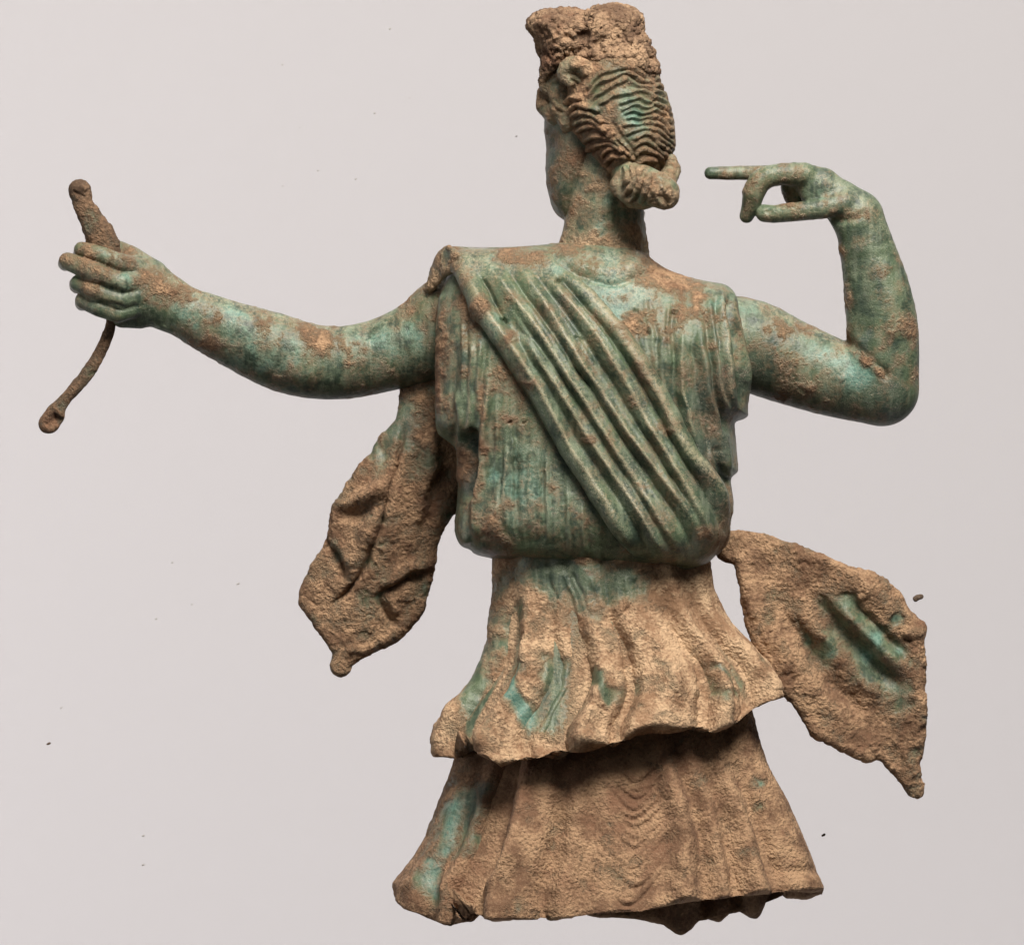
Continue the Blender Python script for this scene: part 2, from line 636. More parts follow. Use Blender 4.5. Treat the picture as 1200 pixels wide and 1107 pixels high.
def bodice_disp(x, y):
    r = strokes(x, y, [
        # left side: sleeve seam, vertical pleats
        ([(518, 335), (516, 400), (515, 480), (519, 508)], 5, 3.2),
        ([(536, 455), (541, 510), (543, 535), (538, 570)], 5, 4.5),
        ([(534, 400), (532, 460), (536, 520)], 5, -3.0),
        ([(573, 430), (571, 470), (566, 520), (561, 571), (558, 622), (560, 640)], 5, 6.0),
        ([(556, 500), (555, 543), (551, 590)], 6.5, -10.0),
        ([(554, 400), (553, 460), (549, 515)], 3, 2.6),
        ([(545, 590), (540, 620), (548, 640)], 6, 3.0),
        ([(580, 590), (578, 620), (590, 640)], 7, 3.0),
        ([(594, 520), (593, 550), (590, 600), (594, 625)], 4, 2.2),
        ([(607, 530), (606, 570), (604, 620)], 6, -2.0),
        ([(621, 520), (622, 560), (620, 620)], 5, 1.8),
        ([(645, 540), (647, 590), (646, 640)], 5, 1.6),
        ([(668, 570), (671, 610), (676, 645)], 5, 1.5),
        ([(590, 430), (588, 480), (580, 520)], 4, 1.6),
        ([(606, 450), (604, 490), (600, 520)], 4, -1.4),
        # bottom roll of the blouse
        ([(540, 634), (580, 642), (640, 646), (720, 650), (800, 655)], 9, 3.5),
        ([(560, 655), (640, 657), (740, 662), (815, 664)], 4, -4.0),
        # neckline
        ([(660, 312), (690, 330), (722, 334), (755, 322), (775, 312)], 3.2, -2.6),
        ([(655, 298), (690, 316), (722, 320), (752, 310)], 7, 2.6),
        # right sleeve pleats
        ([(858, 336), (868, 400), (876, 445), (872, 480)], 4, 4.5),
        ([(846, 336), (850, 390), (855, 430), (860, 482)], 4, 4.0),
        ([(832, 345), (835, 400), (842, 440), (851, 487)], 4, 3.6),
        ([(818, 380), (822, 420), (830, 460), (843, 520), (851, 560)], 5, 4.0),
        ([(852, 345), (858, 395), (866, 440), (867, 480)], 3.4, -4.5),
        ([(839, 345), (842, 400), (849, 440), (856, 484)], 3.4, -4.2),
        ([(826, 360), (828, 410), (836, 450), (846, 510)], 3.6, -4.0),
        ([(810, 400), (812, 440), (820, 480), (834, 540)], 4.5, -3.5),
        ([(803, 385), (797, 430), (803, 475), (815, 525), (835, 560)], 4, 3.4),
        ([(790, 400), (787, 440), (793, 490), (803, 525)], 4, -2.6),
        ([(776, 390), (775, 430), (780, 480)], 4, 2.0),
        ([(765, 395), (764, 430), (768, 455)], 3, -1.2),
        ([(846, 500), (852, 540), (850, 580), (854, 610)], 5, 3.5),
        ([(838, 520), (843, 555), (842, 590)], 4, -3.0),
        # nicks
        ([(742, 366), (750, 369)], 2.6, -3.5), ([(787, 366), (797, 368)], 3.0, -3.5), ([(754, 388), (760, 391)], 2.6, -3.0),
        ([(596, 494), (600, 497)], 2.4, -3.5), ([(613, 493), (615, 496)], 2.4, -3.5),
    ])
    pleats = [((583, 445), (581, 540), (584, 640)), ((599, 470), (600, 560), (603, 645)), ((612, 480), (613, 570), (612, 648)), ((630, 505), (632, 580), (630, 648)), ((640, 520), (641, 590), (638, 650)),
              ((655, 545), (656, 600), (655, 652)), ((664, 560), (667, 610), (664, 652)), ((682, 585), (684, 620), (686, 655)), ((698, 610), (702, 635), (706, 657)), ((545, 360), (543, 420), (545, 480)), ((563, 390), (562, 440), (560, 500)),
              ((740, 350), (748, 390), (757, 425)), ((756, 345), (762, 390), (768, 440)), ((785, 350), (783, 400), (786, 450)), ((811, 370), (806, 420), (812, 470)), ((824, 480), (831, 520), (838, 560))]
    for i, pl in enumerate(pleats):
        h_ = 1.5 + 0.9 * math.sin(i * 2.1)
        r += stroke(x, y, pl, 2.6, h_, 'ridge', 0.25) - stroke(x, y, [(a + 5, b) for a, b in pl], 2.8, 0.8 * h_, 'ridge', 0.25)
    r *= 1.25
    # beaded sleeve seam
    d, s, t = line_dist(x, y, np.array([(518, 335), (516, 400), (515, 480), (519, 508)], float))
    r += 0.7 * np.exp(-(d / 5) ** 2) * np.sin(t * 60 + 3 * np.sin(t * 17))
    return r


bodice = finish('bodice', v, f, {
    'dirt': (0.12, [(795, 325, 26, .55), (819, 350, 11, .7), (822, 385, 9, .5), (770, 312, 24, .5), (560, 345, 26, .55), (545, 370, 18, .4),
                    ('s', [(518, 340), (516, 420), (515, 505)], 8, .62), ('s', [(540, 500), (541, 540), (538, 575)], 7, .5),
                    ('s', [(573, 420), (566, 520), (560, 571), (558, 620)], 5, .55), (600, 497, 14, .4), (575, 612, 14, .5), (740, 375, 16, .35),
                    (793, 368, 14, .5), (660, 296, 18, .45), (610, 655, 30, .2), (850, 630, 22, .5), (600, 440, 26, .35), (640, 500, 20, .2)]),
    'turq': (0.02, [(720, 335, 40, .6), (705, 370, 26, .4), (850, 352, 12, .6), (833, 360, 9, .5), (580, 555, 12, .6), (612, 565, 36, .5), (600, 600, 24, .3),
                    (770, 340, 18, .25), (660, 305, 14, .4), (640, 610, 40, .15)]),
    'dark': (0.22, [(842, 465, 36, .75), (825, 530, 34, .7), (540, 555, 14, .5), (800, 440, 16, .35), ('s', [(556, 500), (554, 543), (551, 590)], 8, .8), (535, 420, 14, .3),
                    (600, 630, 22, .25), (545, 640, 16, .3), (845, 580, 20, .5)]),
    'red': (0.20, [(840, 430, 30, .2), (650, 655, 60, .2), ('s', [(517, 400), (516, 500)], 8, .6), ('s', [(541, 510), (538, 575)], 6, .5), (580, 643, 18, .5), (598, 494, 9, .5), (790, 366, 9, .4), (560, 620, 14, .3)]),
    'dust': (0.10, [('s', [(573, 430), (566, 520), (558, 622)], 3, .6), ('s', [(553, 400), (549, 515)], 2.5, .6), ('s', [(858, 340), (876, 445)], 2.5, .5), ('s', [(846, 340), (857, 480)], 2.5, .5),
                    ('s', [(834, 360), (850, 487)], 2.5, .5), ('s', [(803, 395), (797, 440), (815, 530)], 2.5, .5), (770, 318, 40, .45), (720, 320, 40, .3), ('s', [(593, 520), (590, 600)], 3, .5), ('s', [(621, 520), (620, 620)], 3, .4)]),
}, statue, bodice_disp, crust=0.3, mat=M_BROWN)

# ---- diagonal mantle ---------------------------------------------------------------------------
MANTLE = [(521, 287), (560, 289), (610, 288), (643, 291), (655, 312), (676, 334), (706, 369), (738, 403), (760, 432), (784, 472), (797, 500),
          (812, 530), (828, 556), (845, 580), (856, 604), (858, 626), (851, 642), (836, 656), (822, 664), (790, 661), (747, 656), (730, 638),
          (712, 607), (694, 582), (673, 553), (655, 527), (641, 504), (627, 480), (612, 457), (596, 432), (578, 402), (566, 378), (553, 355),
          (541, 334), (528, 318), (516, 302)]
CREST = [
    ([(521, 294), (540, 313), (555, 340), (569, 365), (586, 392), (606, 418), (624, 445), (640, 471), (664, 518), (684, 550), (704, 580), (720, 606), (735, 633), (749, 655)], 7.5, 9.0),
    ([(606, 384), (620, 406), (633, 426), (647, 447), (664, 474), (684, 507), (706, 539), (728, 571), (749, 603), (771, 635), (789, 657)], 7.5, 9.0),
    ([(560, 300), (578, 322), (600, 352), (624, 381), (645, 410), (663, 438), (681, 465), (700, 497), (722, 529), (739, 555), (759, 587), (779, 617), (801, 653)], 9.0, 9.5),
    ([(600, 300), (622, 335), (640, 362), (658, 391), (680, 423), (704, 461), (726, 494), (747, 524), (767, 551), (789, 580), (810, 610), (823, 645)], 7.5, 9.0),
    ([(625, 308), (653, 343), (683, 377), (711, 413), (733, 448), (755, 491), (771, 517), (787, 541), (800, 568), (812, 594), (826, 620), (840, 642)], 8.5, 8.5),
    ([(643, 300), (670, 333), (701, 368), (731, 403), (753, 436), (775, 472), (788, 500), (801, 524), (817, 547), (833, 570), (848, 595), (852, 622)], 7.0, 8.0),
]


def mantle_disp(x, y):
    r = np.zeros(x.shape)
    for pl, w, h in CREST:
        r = np.maximum(r, stroke(x, y, pl, w * 1.95, h * 1.5, 'tube', 0.14, 2))
    for (pa, _, _), (pb, _, _) in zip(CREST[1:], CREST[2:]):          # finer creases between the main folds
        qa, qb = spline(pa, 12), spline(pb, 12)
        r = r + stroke(x, y, 0.62 * qa + 0.38 * qb, 2.2, 2.4, 'ridge', 0.3, 1) - stroke(x, y, 0.42 * qa + 0.58 * qb, 2.4, 2.2, 'ridge', 0.2, 1)
    up = sstep(300, 350, y)
    r = r * (0.35 + 0.65 * up)
    r += strokes(x, y, [
        ([(563, 325), (575, 345), (588, 370), (596, 385)], 2.2, -4.5),
        ([(588, 373), (592, 380)], 3.0, -5.0),
        ([(650, 331), (656, 333)], 3.2, -7.0),
        ([(672, 398), (684, 401)], 2.2, -3.0),
        ([(598, 390), (605, 402)], 3.0, 2.5),
    ])
    return r


v, f = swell(MANTLE, 8, 9.0, 9.0, lambda X, Y: bodice_z(X, Y) + 1.0, 1.5, 2.0, 2, 0)
mantle = finish('mantle', v, f, {
    'dirt': (0.08, [(600, 298, 26, .5), (530, 300, 18, .45), (640, 305, 16, .4), (690, 515, 11, .7), (573, 365, 9, .5), (600, 395, 9, .5), (622, 450, 9, .5),
                    (783, 500, 8, .6), (846, 630, 16, .7), (820, 615, 12, .5), (700, 380, 8, .4),
                    ('s', CREST[5][0][2:8], 3.5, .28), ('s', CREST[4][0][2:7], 3.5, .15), ('s', CREST[3][0][3:8], 3.5, .2), (552, 330, 12, .35)]),
    'turq': (0.05, [(575, 303, 12, .7), (645, 320, 12, .4), (580, 385, 16, .45), (625, 425, 12, .3), (660, 310, 12, .5), (700, 360, 14, .4), (783, 534, 8, .5), (750, 650, 26, .2)]),
    'dark': (0.22, [(735, 550, 18, .45), (655, 365, 16, .4), (635, 370, 10, .4), (820, 560, 24, .6), (845, 590, 16, .4), (700, 440, 12, .3), (690, 545, 10, .3),
                    ('s', [(720, 560), (745, 600), (775, 650)], 6, .45), ('s', [(665, 500), (690, 535), (730, 590)], 4, .4), ('s', [(690, 440), (730, 505), (775, 570)], 4, .45)]),
    'red': (0.05, [(622, 448, 8, .5), (783, 500, 7, .5), (715, 520, 9, .3)]),
    'dust': (0.12, [('s', pl, 4.0, .62) for pl, _, _ in CREST] + [(560, 296, 40, .4), (640, 310, 30, .3)]),
}, statue, lambda x, y: 1.15 * mantle_disp(x, y), crust=0.25, warp=0.5, mat=M_BROWN, rag=0.3)

FLAP = [(526, 286), (514, 292), (507, 306), (501, 324), (497, 342), (505, 340), (516, 330), (528, 320), (540, 318), (545, 300)]
v, f = swell(FLAP, 7, 7, 7, lambda X, Y: np.interp(X, [497, 515, 530, 545], [-12, 14, 40, 52]), 1.4, 2.0, 2, 0)
finish('mantle_flap', v, f, {'dirt': (0.4, [(510, 330, 16, .5)]), 'turq': (0.0, []), 'dark': (0.1, [(505, 330, 14, .4)]), 'red': (0.25, [])}, statue, None, crust=0.6)

# ---- left arm holding the bow -----------------------------------------------------------------------
G, org = grid(50, 560, 266, 486, -100, 40, 1.6)
arm = chain(G, spline([(566, 366, -38, 68), (532, 379, -40, 60), (505, 394, -40, 51), (450, 414, -40, 44), (400, 424, -38, 43), (355, 421, -36, 44), (315, 408, -34, 44), (270, 390, -32, 38),
                       (232, 373, -30, 33), (202, 359, -28, 29), (180, 347, -27, 30)], 26), 0.92)
hand = chain(G, [(190, 352, -27, 29), (165, 338, -26, 33), (146, 330, -26, 33)], 0.7)
arm = smin(arm, hand, 16)
arm = smin(arm, chain(G, [(176, 318, -30, 15), (150, 299, -38, 13), (136, 291, -44, 11), (118, 288, -50, 9)]), 10)       # thumb root towards the grip
arm = smin(arm, chain(G, [(160, 372, -30, 12), (140, 370, -30, 13)], 0.9), 10)
fing = None
for pts in ([(156, 312, -16, 12), (138, 307, -4, 11.5), (113, 297, -6, 10.5), (93, 291, -14, 9), (90, 295, -34, 8)],
            [(156, 330, -10, 13), (140, 331, 3, 13), (108, 318, 2, 12), (77, 305, -8, 10.5), (73, 307, -32, 9)],
            [(156, 346, -10, 12), (138, 351, 1, 11.5), (112, 341, 0, 11.5), (90, 331, -10, 10.5), (87, 333, -32, 9.5)],
            [(156, 360, -14, 11), (136, 367, -4, 10.5), (114, 360, -5, 10.5), (95, 351, -13, 10), (93, 354, -34, 9)]):
    c = chain(G, pts)
    fing = c if fing is None else np.minimum(fing, c)
arm = smin(arm, fing, 5)
v, f = surface_nets(arm, org, 1.6)


def larm_disp(x, y):
    return strokes(x, y, [
        ([(440, 352), (432, 380), (428, 400)], 10, -2.0), ([(205, 340), (196, 360), (190, 384)], 6, -2.0),
        ([(146, 322), (120, 308)], 2.5, -2.0), ([(146, 342), (112, 330)], 2.5, -2.0), ([(146, 360), (112, 352)], 2.5, -2.0),
        ([(330, 430), (360, 440), (400, 436)], 14, 2.0), ([(140, 318), (134, 326), (136, 334)], 4, 2.0)])


finish('left_arm', v, f, {
    'dirt': (0.08, [(378, 398, 26, .6), (350, 385, 16, .3), (300, 372, 16, .45), (200, 345, 18, .45), (190, 335, 14, .3), (248, 372, 13, .5), (246, 395, 14, .45), (500, 350, 30, .45),
                    (515, 400, 16, .4), (105, 330, 26, .5), (140, 305, 18, .45), (172, 320, 12, .35), (420, 445, 20, .25), (478, 372, 16, .3), (240, 410, 24, .35), (330, 455, 40, .25), (90, 300, 20, .3)]),
    'turq': (0.10, [(222, 365, 20, .55), (275, 365, 12, .6), (285, 400, 32, .35), (340, 420, 30, .35), (440, 405, 36, .4), (150, 312, 18, .5), (110, 292, 16, .3), (160, 335, 14, .3), (490, 390, 20, .3)]),
    'dark': (0.08, [(330, 450, 34, .35), (150, 372, 20, .35), (420, 455, 40, .3), (100, 360, 12, .4), (265, 420, 20, .3), (475, 430, 26, .3)]),
    'red': (0.12, [(300, 375, 16, .3), (248, 390, 14, .3), (135, 318, 9, .5), (440, 450, 40, .3), (185, 352, 9, .4)]),
    'dust': (0.0, [('s', [(520, 345), (440, 375), (380, 384), (300, 362), (210, 335), (150, 292)], 14, .5), (110, 320, 26, .3)]),
}, statue, larm_disp, crust=0.3, mat=M_BROWN)

# ---- bow ------------------------------------------------------------------------------------------------
bow = bpy.data.objects.new('bow', None)
col.objects.link(bow)
bow.parent = statue
bow['label'] = 'broken earth covered bow in the closed hand'
G, org = grid(60, 160, 196, 330, -90, 20, 1.3)
g = chain(G, [(90, 221, -26, 13), (92, 228, -26, 12), (94, 236, -26, 10.5)], 0.9)
g = smin(g, chain(G, spline([(93, 236, -26, 10.5), (101, 250, -26, 12.5), (112, 270, -26, 15), (121, 290, -28, 16), (126, 312, -30, 14)], 10), 0.8), 3)
v, f = surface_nets(g, org, 1.3)
finish('bow_grip', v, f, {'dirt': (0.85, []), 'red': (0.25, [(90, 220, 14, -.2)]), 'dark': (0.2, [(120, 280, 15, .3)])}, bow,
       lambda x, y: strokes(x, y, [([(80, 222), (90, 226), (98, 233)], 2.5, -3.0), ([(90, 214), (98, 222)], 2.5, 2.0)]), crust=0.7, mat=M_DARK)
G, org = grid(30, 145, 355, 520, -70, 10, 1.3)
pts = spline([(128, 362, -30, 5.5), (126, 382, -30, 5.5), (120, 398, -30, 6.2), (112, 415, -30, 6.5), (102, 432, -29, 7), (88, 450, -28, 7), (74, 466, -27, 6.8), (62, 480, -27, 8)], 20)
g = chain(G, pts, 0.8)
g = smin(g, chain(G, [(61, 486, -27, 11), (54, 495, -27, 12.5)], 0.55), 5)
v, f = surface_nets(g, org, 1.3)
finish('bow_limb', v, f, {'dirt': (0.85, []), 'red': (0.35, [(56, 496, 14, .3)]), 'dark': (0.15, [(56, 498, 10, .6)])}, bow,
       lambda x, y: strokes(x, y, [([(66, 484), (56, 496), (50, 500)], 6, -6.0), ([(118, 404), (100, 437), (74, 468)], 2.5, 1.2)]), crust=0.45, mat=M_DARK, plates=0.5)

# ---- right arm drawn back ------------------------------------------------------------------------------------
G, org = grid(812, 1092, 176, 512, -105, 50, 1.6)
a1 = chain(G, spline([(835, 400, -40, 58), (880, 404, -40, 55), (920, 420, -38, 51), (965, 437, -34, 47), (1005, 449, -28, 44), (1034, 455, -22, 42)], 16), 0.95)
a2 = chain(G, spline([(1038, 456, -22, 41), (1038, 420, -16, 42), (1036, 380, -12, 42), (1030, 340, -10, 39), (1022, 305, -8, 34.5), (1014, 275, -6, 31), (1008, 256, -4, 30)], 18), 0.92)
arm = smin(a1, a2, 9)
hand = chain(G, [(1004, 248, -4, 26), (986, 234, -4, 25), (962, 222, -4, 24)], 0.72)
arm = smin(arm, hand, 12)
arm = smin(arm, chain(G, [(965, 214, -6, 19), (938, 206, -8, 15)], 0.9), 8)
fing = None
for pts in ([(940, 204, -16, 12), (905, 201, -20, 9), (870, 201, -20, 8), (834, 201, -18, 7.5)],                        # two fingers held straight
            [(935, 200, -34, 10), (900, 198, -36, 7), (870, 198, -34, 6), (844, 198, -32, 5.5)],
            [(944, 203, 2, 14), (918, 203, 8, 13), (901, 206, 10, 13), (890, 213, 10, 13.5), (884, 226, 9, 13), (881, 240, 4, 11), (876, 252, 0, 8.5)],   # hooked finger
            [(948, 212, -18, 17), (931, 217, -24, 14), (934, 233, -26, 11)],
            [(932, 199, -6, 10.5), (950, 206, -6, 14)],
            [(990, 238, 8, 15), (962, 244, 14, 12), (930, 248, 12, 11), (908, 250, 8, 10.5), (897, 249, 6, 10.5)]):                  # thumb
    c = chain(G, pts)
    fing = c if fing is None else np.minimum(fing, c)
arm = smin(arm, fing, 5)
v, f = surface_nets(arm, org, 1.6)


def rarm_disp(x, y):
    return strokes(x, y, [
        ([(985, 392), (1010, 412), (1032, 430), (1044, 446)], 5, -4.0), ([(995, 404), (1020, 422), (1036, 438)], 6, 2.5),
        ([(975, 258), (1000, 256), (1018, 246)], 5, -3.0), ([(898, 246), (902, 249), (906, 246)], 2.5, -2.0),
        ([(1005, 290), (1008, 340), (1015, 400)], 12, -2.2), ([(1040, 300), (1052, 350), (1056, 400)], 14, 2.0),
        ([(945, 452), (955, 456)], 5, 2.0), ([(985, 440), (990, 446)], 5, 2.0)])


finish('right_arm', v, f, {
    'dirt': (0.06, [(912, 372, 20, .4), (1022, 420, 12, .75), (1036, 436, 8, .7), (880, 340, 14, .4), (992, 350, 10, .55), (986, 300, 8, .5), (990, 385, 9, .7), (885, 220, 16, .6), (876, 250, 9, .4),
                    (925, 228, 12, .5), (860, 203, 18, .3), (1062, 380, 22, .3), (1068, 430, 14, .3), (1010, 250, 12, .3), (940, 455, 40, .3), (950, 380, 12, .4), (918, 420, 16, .3), (988, 437, 9, .35), (1070, 320, 10, .3)]),
    'turq': (0.02, [(995, 432, 30, .7), (955, 410, 20, .5), (1015, 440, 16, .5), (965, 224, 14, .45), (880, 360, 16, .4), (1018, 395, 9, .3), (930, 190, 12, .2)]),
    'dark': (0.22, [(1012, 350, 18, .4), (1020, 395, 14, .4), (1045, 470, 34, .4), (895, 440, 26, .35), (980, 470, 30, .3), (1005, 290, 14, .35), (900, 405, 24, .25)]),
    'red': (0.10, [(905, 400, 16, .45), (950, 435, 14, .35), (985, 445, 10, .35), (885, 225, 12, .4), (925, 228, 12, .5), (1065, 400, 14, .3), (895, 455, 20, .35)]),
    'dust': (0.0, [('s', [(862, 338), (930, 378), (985, 396), (1035, 438)], 10, .5), ('s', [(830, 197), (930, 194), (1000, 222), (1035, 260), (1060, 330)], 10, .4), ('s', [(900, 246), (960, 240)], 7, .4)]),
}, statue, rarm_disp, crust=0.3, mat=M_BROWN)

# ---- head ---------------------------------------------------------------------------------------------------------
head = bpy.data.objects.new('head', None)
col.objects.link(head)
head.parent = statue

FACE = [(650, 95), (640, 120), (637, 146), (641, 173), (639, 196), (643, 228), (650, 247), (661, 257), (674, 252), (688, 238), (704, 220), (735, 200), (735, 100), (690, 85)]
v, f = swell(FACE, 46, 56, 52, lambda X, Y: -26 + 0.0 * X, 1.4, 2.0, 2, 8)
finish('face', v, f, {'dirt': (0.18, [(665, 200, 20, .3), (680, 180, 14, .4), (675, 245, 14, .3), (645, 160, 12, .2)]), 'turq': (0.0, [(655, 220, 12, .2)]), 'dark': (0.36, [(650, 170, 14, .4)]), 'red': (0.3, [(675, 180, 12, .3)])},
       head, lambda x, y: strokes(x, y, [([(690, 215), (680, 235), (664, 256)], 5, 2.5), ([(640, 150), (650, 160), (645, 176)], 4, -2), ([(690, 170), (684, 200), (688, 218)], 6, -3)]), crust=0.2, mat=M_BROWN)
G, org = grid(640, 790, 170, 330, -75, 75, 1.5)
neck = chain(G, spline([(708, 188, -5, 44), (709, 225, -4, 45), (709, 255, -6, 46.5), (708, 276, -8, 49), (707, 292, -10, 52), (707, 304, -14, 56)], 14), 0.82)
v, f = surface_nets(neck, org, 1.5)
finish('neck', v, f, {'dirt': (0.36, [(690, 285, 30, .2), (740, 285, 20, .25)]), 'turq': (0.0, [(702, 258, 14, .6), (715, 235, 9, .4)]), 'dark': (0.0, [(735, 250, 14, .5)]), 'red': (0.2, [(735, 245, 14, .3)])},
       head, lambda x, y: strokes(x, y, [([(672, 302), (700, 309), (716, 302)], 3, -1.8), ([(703, 310), (705, 313)], 2.5, -4), ([(722, 240), (728, 270), (742, 292)], 7, -2.5)]), crust=0.5)

HAIR = [(660, 80), (670, 56), (695, 40), (725, 34), (750, 40), (764, 62), (774, 95), (785, 122), (792, 146), (792, 168), (788, 184), (778, 200), (758, 216), (735, 218), (716, 212), (700, 196), (684, 176),
        (668, 156), (660, 136), (656, 114), (660, 96)]
v, f = swell(HAIR, 62, 74, 60, 0.0, 1.1, 2.0, 2, 8)


def hz(x, y):        # coordinates read in a 5.27x enlargement of the head whose corner is (620, 50)
    return (620 + x / 5.27, 50 + y / 5.27)


strand = []
left = [[(245, 410), (310, 385), (390, 400), (445, 445)], [(255, 460), (330, 432), (410, 458), (475, 512)], [(265, 503), (350, 478), (430, 508), (505, 562)],
        [(280, 547), (370, 520), (450, 543), (530, 598)], [(325, 612), (420, 586), (500, 600), (575, 648)], [(335, 658), (430, 628), (520, 640), (600, 684)],
        [(440, 694), (520, 664), (590, 690), (645, 735)], [(465, 742), (540, 715), (600, 722)], [(200, 380), (270, 345), (340, 335)]]
def denser(fam):
    out = []
    for p, q in zip(fam[:-1], fam[1:]):
        out.append(p)
        if len(p) == len(q):
            out.append([((a[0] + b[0]) / 2, (a[1] + b[1]) / 2) for a, b in zip(p, q)])
    return out + [fam[-1]]


for q in left:
    strand.append(([hz(*a) for a in q], 2.8, 4.6))
    strand.append(([hz(a[0] + 2, a[1] + 22) for a in q], 2.0, -3.2))
for q in denser(left)[1::2]:
    strand.append(([hz(a[0] + 4, a[1] - 10) for a in q], 1.2, -1.2))
mid = [[(330, 300), (420, 225), (520, 170), (640, 165), (740, 205)], [(350, 330), (440, 262), (540, 210), (650, 205), (760, 250)], [(380, 360), (470, 295), (570, 255), (670, 250), (775, 290)],
       [(430, 390), (520, 335), (610, 300), (700, 295), (790, 335)], [(540, 365), (600, 345), (690, 338), (770, 365)], [(560, 410), (620, 388), (700, 384), (780, 400)],
       [(580, 450), (640, 428), (710, 430), (785, 435)], [(590, 490), (640, 470), (720, 475), (790, 470)], [(570, 535), (640, 512), (710, 520), (790, 505)], [(600, 575), (650, 556), (720, 555), (780, 540)]]
for i, q in enumerate(mid):
    q = [(a, b + 9 * math.sin(a / 26 + i)) for a, b in [(p[0], p[1]) for p in spline(q, 12)]]
    strand.append(([hz(*a) for a in q], 2.5, 2.6 + 0.7 * math.sin(i * 2.3)))
    strand.append(([hz(a[0], a[1] + 21) for a in q], 1.9, -2.2))
    strand.append(([hz(a[0], a[1] + 8) for a in q], 1.1, -0.9))
for k in range(11):
    y0 = 200 + 42 * k
    strand.append(([hz(760 + k, y0), hz(820 + 1.5 * k, y0 + 30), hz(880, y0 + 90)], 2.3, 3.0))
    strand.append(([hz(760 + k, y0 + 20), hz(820 + 1.5 * k, y0 + 50), hz(880, y0 + 110)], 1.8, -2.4))
low = [[(640, 625), (700, 575), (770, 592), (835, 660)], [(640, 668), (710, 620), (790, 645), (855, 730)], [(650, 705), (720, 660), (800, 690), (850, 770)], [(670, 745), (730, 710), (800, 745)], [(545, 590), (590, 640), (630, 705)]]
for q in low:
    strand.append(([hz(*a) for a in q], 2.8, 4.0))
    strand.append(([hz(a[0], a[1] + 20) for a in q], 2.0, -2.8))
strand.append(([hz(500, 500), hz(560, 580), hz(610, 650), hz(640, 730)], 4.0, -3.0))      # parting towards the knot
hair = finish('hair', v, f, {
    'dirt': (0.60, [(740, 130, 26, -.5), (745, 150, 16, -.3), (715, 90, 18, -.3), (770, 150, 16, .25), (690, 150, 22, .2), (705, 185, 16, .3), (668, 110, 14, .3), (755, 190, 16, .2)]),
    'turq': (0.0, [(742, 132, 24, .45), (740, 152, 16, .35), (728, 88, 18, .3), (705, 115, 12, .3), (722, 185, 8, .4)]),
    'dark': (0.0, [(745, 150, 14, .3), (690, 200, 16, .4)]), 'red': (0.22, [(700, 140, 20, .3), (690, 175, 20, .3)])},
    head, lambda x, y: strokes(x, y, [a if len(a) == 4 else (*a, 'ridge') for a in strand]), crust=0.35, warp=1.5, mat=M_BROWN)

# twisted knot at the nape
G, org = grid(700, 810, 180, 262, 0, 118, 1.2)
k = chain(G, [(738, 206, 58, 14), (752, 214, 72, 20), (766, 222, 76, 21), (776, 227, 74, 19.5)], 0.95)
k = smin(k, chain(G, [(727, 218, 56, 13), (742, 228, 62, 16), (756, 230, 66, 16)], 0.95), 4)
k = smin(k, chain(G, [(784, 188, 22, 10), (788, 200, 24, 10), (782, 212, 36, 11)]), 5)
k = smin(k, chain(G, [(740, 205, 40, 22), (750, 220, 40, 24)]), 8)
v, f = surface_nets(k, org, 1.2)
knot = []
for a in ([(730, 196), (736, 205), (735, 216), (728, 222)], [(738, 196), (742, 208), (738, 224), (728, 232)], [(748, 200), (746, 214), (742, 232), (734, 238)], [(760, 205), (754, 220), (748, 240)]):
    knot.append((a, 2.6, 4.4))
    knot.append(([(p + 4.5, q + 0.5) for p, q in a], 2.0, -3.0))
for a in ([(748, 204), (760, 210), (776, 222), (786, 236)], [(744, 212), (756, 220), (770, 234), (778, 244)], [(758, 204), (772, 212), (786, 224)], [(722, 224), (732, 236), (744, 242)]):
    knot.append((a, 2.0, 1.6))
    knot.append(([(p - 2, q + 4) for p, q in a], 1.8, -1.0))
knot += [([(766, 230), (776, 234), (784, 240)], 3, -2.5), ([(770, 222), (780, 226)], 3, 1.8), ([(772, 214), (764, 230), (758, 244)], 2.2, -1.6)]
finish('hair_knot', v, f, {'dirt': (0.42, [(775, 232, 16, .2), (735, 230, 12, .3)]), 'turq': (0.05, [(760, 212, 10, .2)]), 'dark': (0.1, [(735, 215, 10, .4)]), 'red': (0.2, [(735, 232, 12, .4), (772, 235, 9, .3)])},
       hair, lambda x, y: strokes(x, y, knot), crust=0.45)

# curls in front of the crown
G, org = grid(616, 708, 50, 165, -40, 84, 1.2)
k = chain(G, spline([(686, 104, 46, 9), (691, 90, 54, 9), (683, 78, 60, 8), (668, 77, 58, 8), (660, 87, 54, 8), (667, 94, 54, 7)], 14))
k = smin(k, chain(G, [(675, 86, 50, 9), (680, 97, 46, 9)]), 3)
k = smin(k, chain(G, [(664, 86, 28, 12), (650, 92, 20, 11), (642, 100, 16, 9)]), 4)
k = smin(k, chain(G, [(640, 108, 0, 10), (641, 122, 2, 11.5), (650, 136, 8, 10)]), 4)
k = smin(k, chain(G, [(652, 104, 22, 9), (662, 112, 30, 8)]), 3)
k = smin(k, chain(G, [(660, 120, 20, 16), (668, 140, 20, 14)]), 6)
v, f = surface_nets(k, org, 1.2)
finish('hair_curl', v, f, {'dirt': (0.55, [(676, 88, 14, -.25)]), 'turq': (0.0, [(678, 92, 10, .35)]), 'red': (0.35, []), 'dark': (0.15, [(655, 95, 10, .3)])},
       hair, lambda x, y: strokes(x, y, [([(672, 84), (680, 92), (690, 90)], 1.8, -2.5), ([(668, 92), (678, 100), (688, 98)], 1.8, -2.5), ([(640, 112), (648, 122), (660, 134)], 2.4, -3)]), crust=0.5)

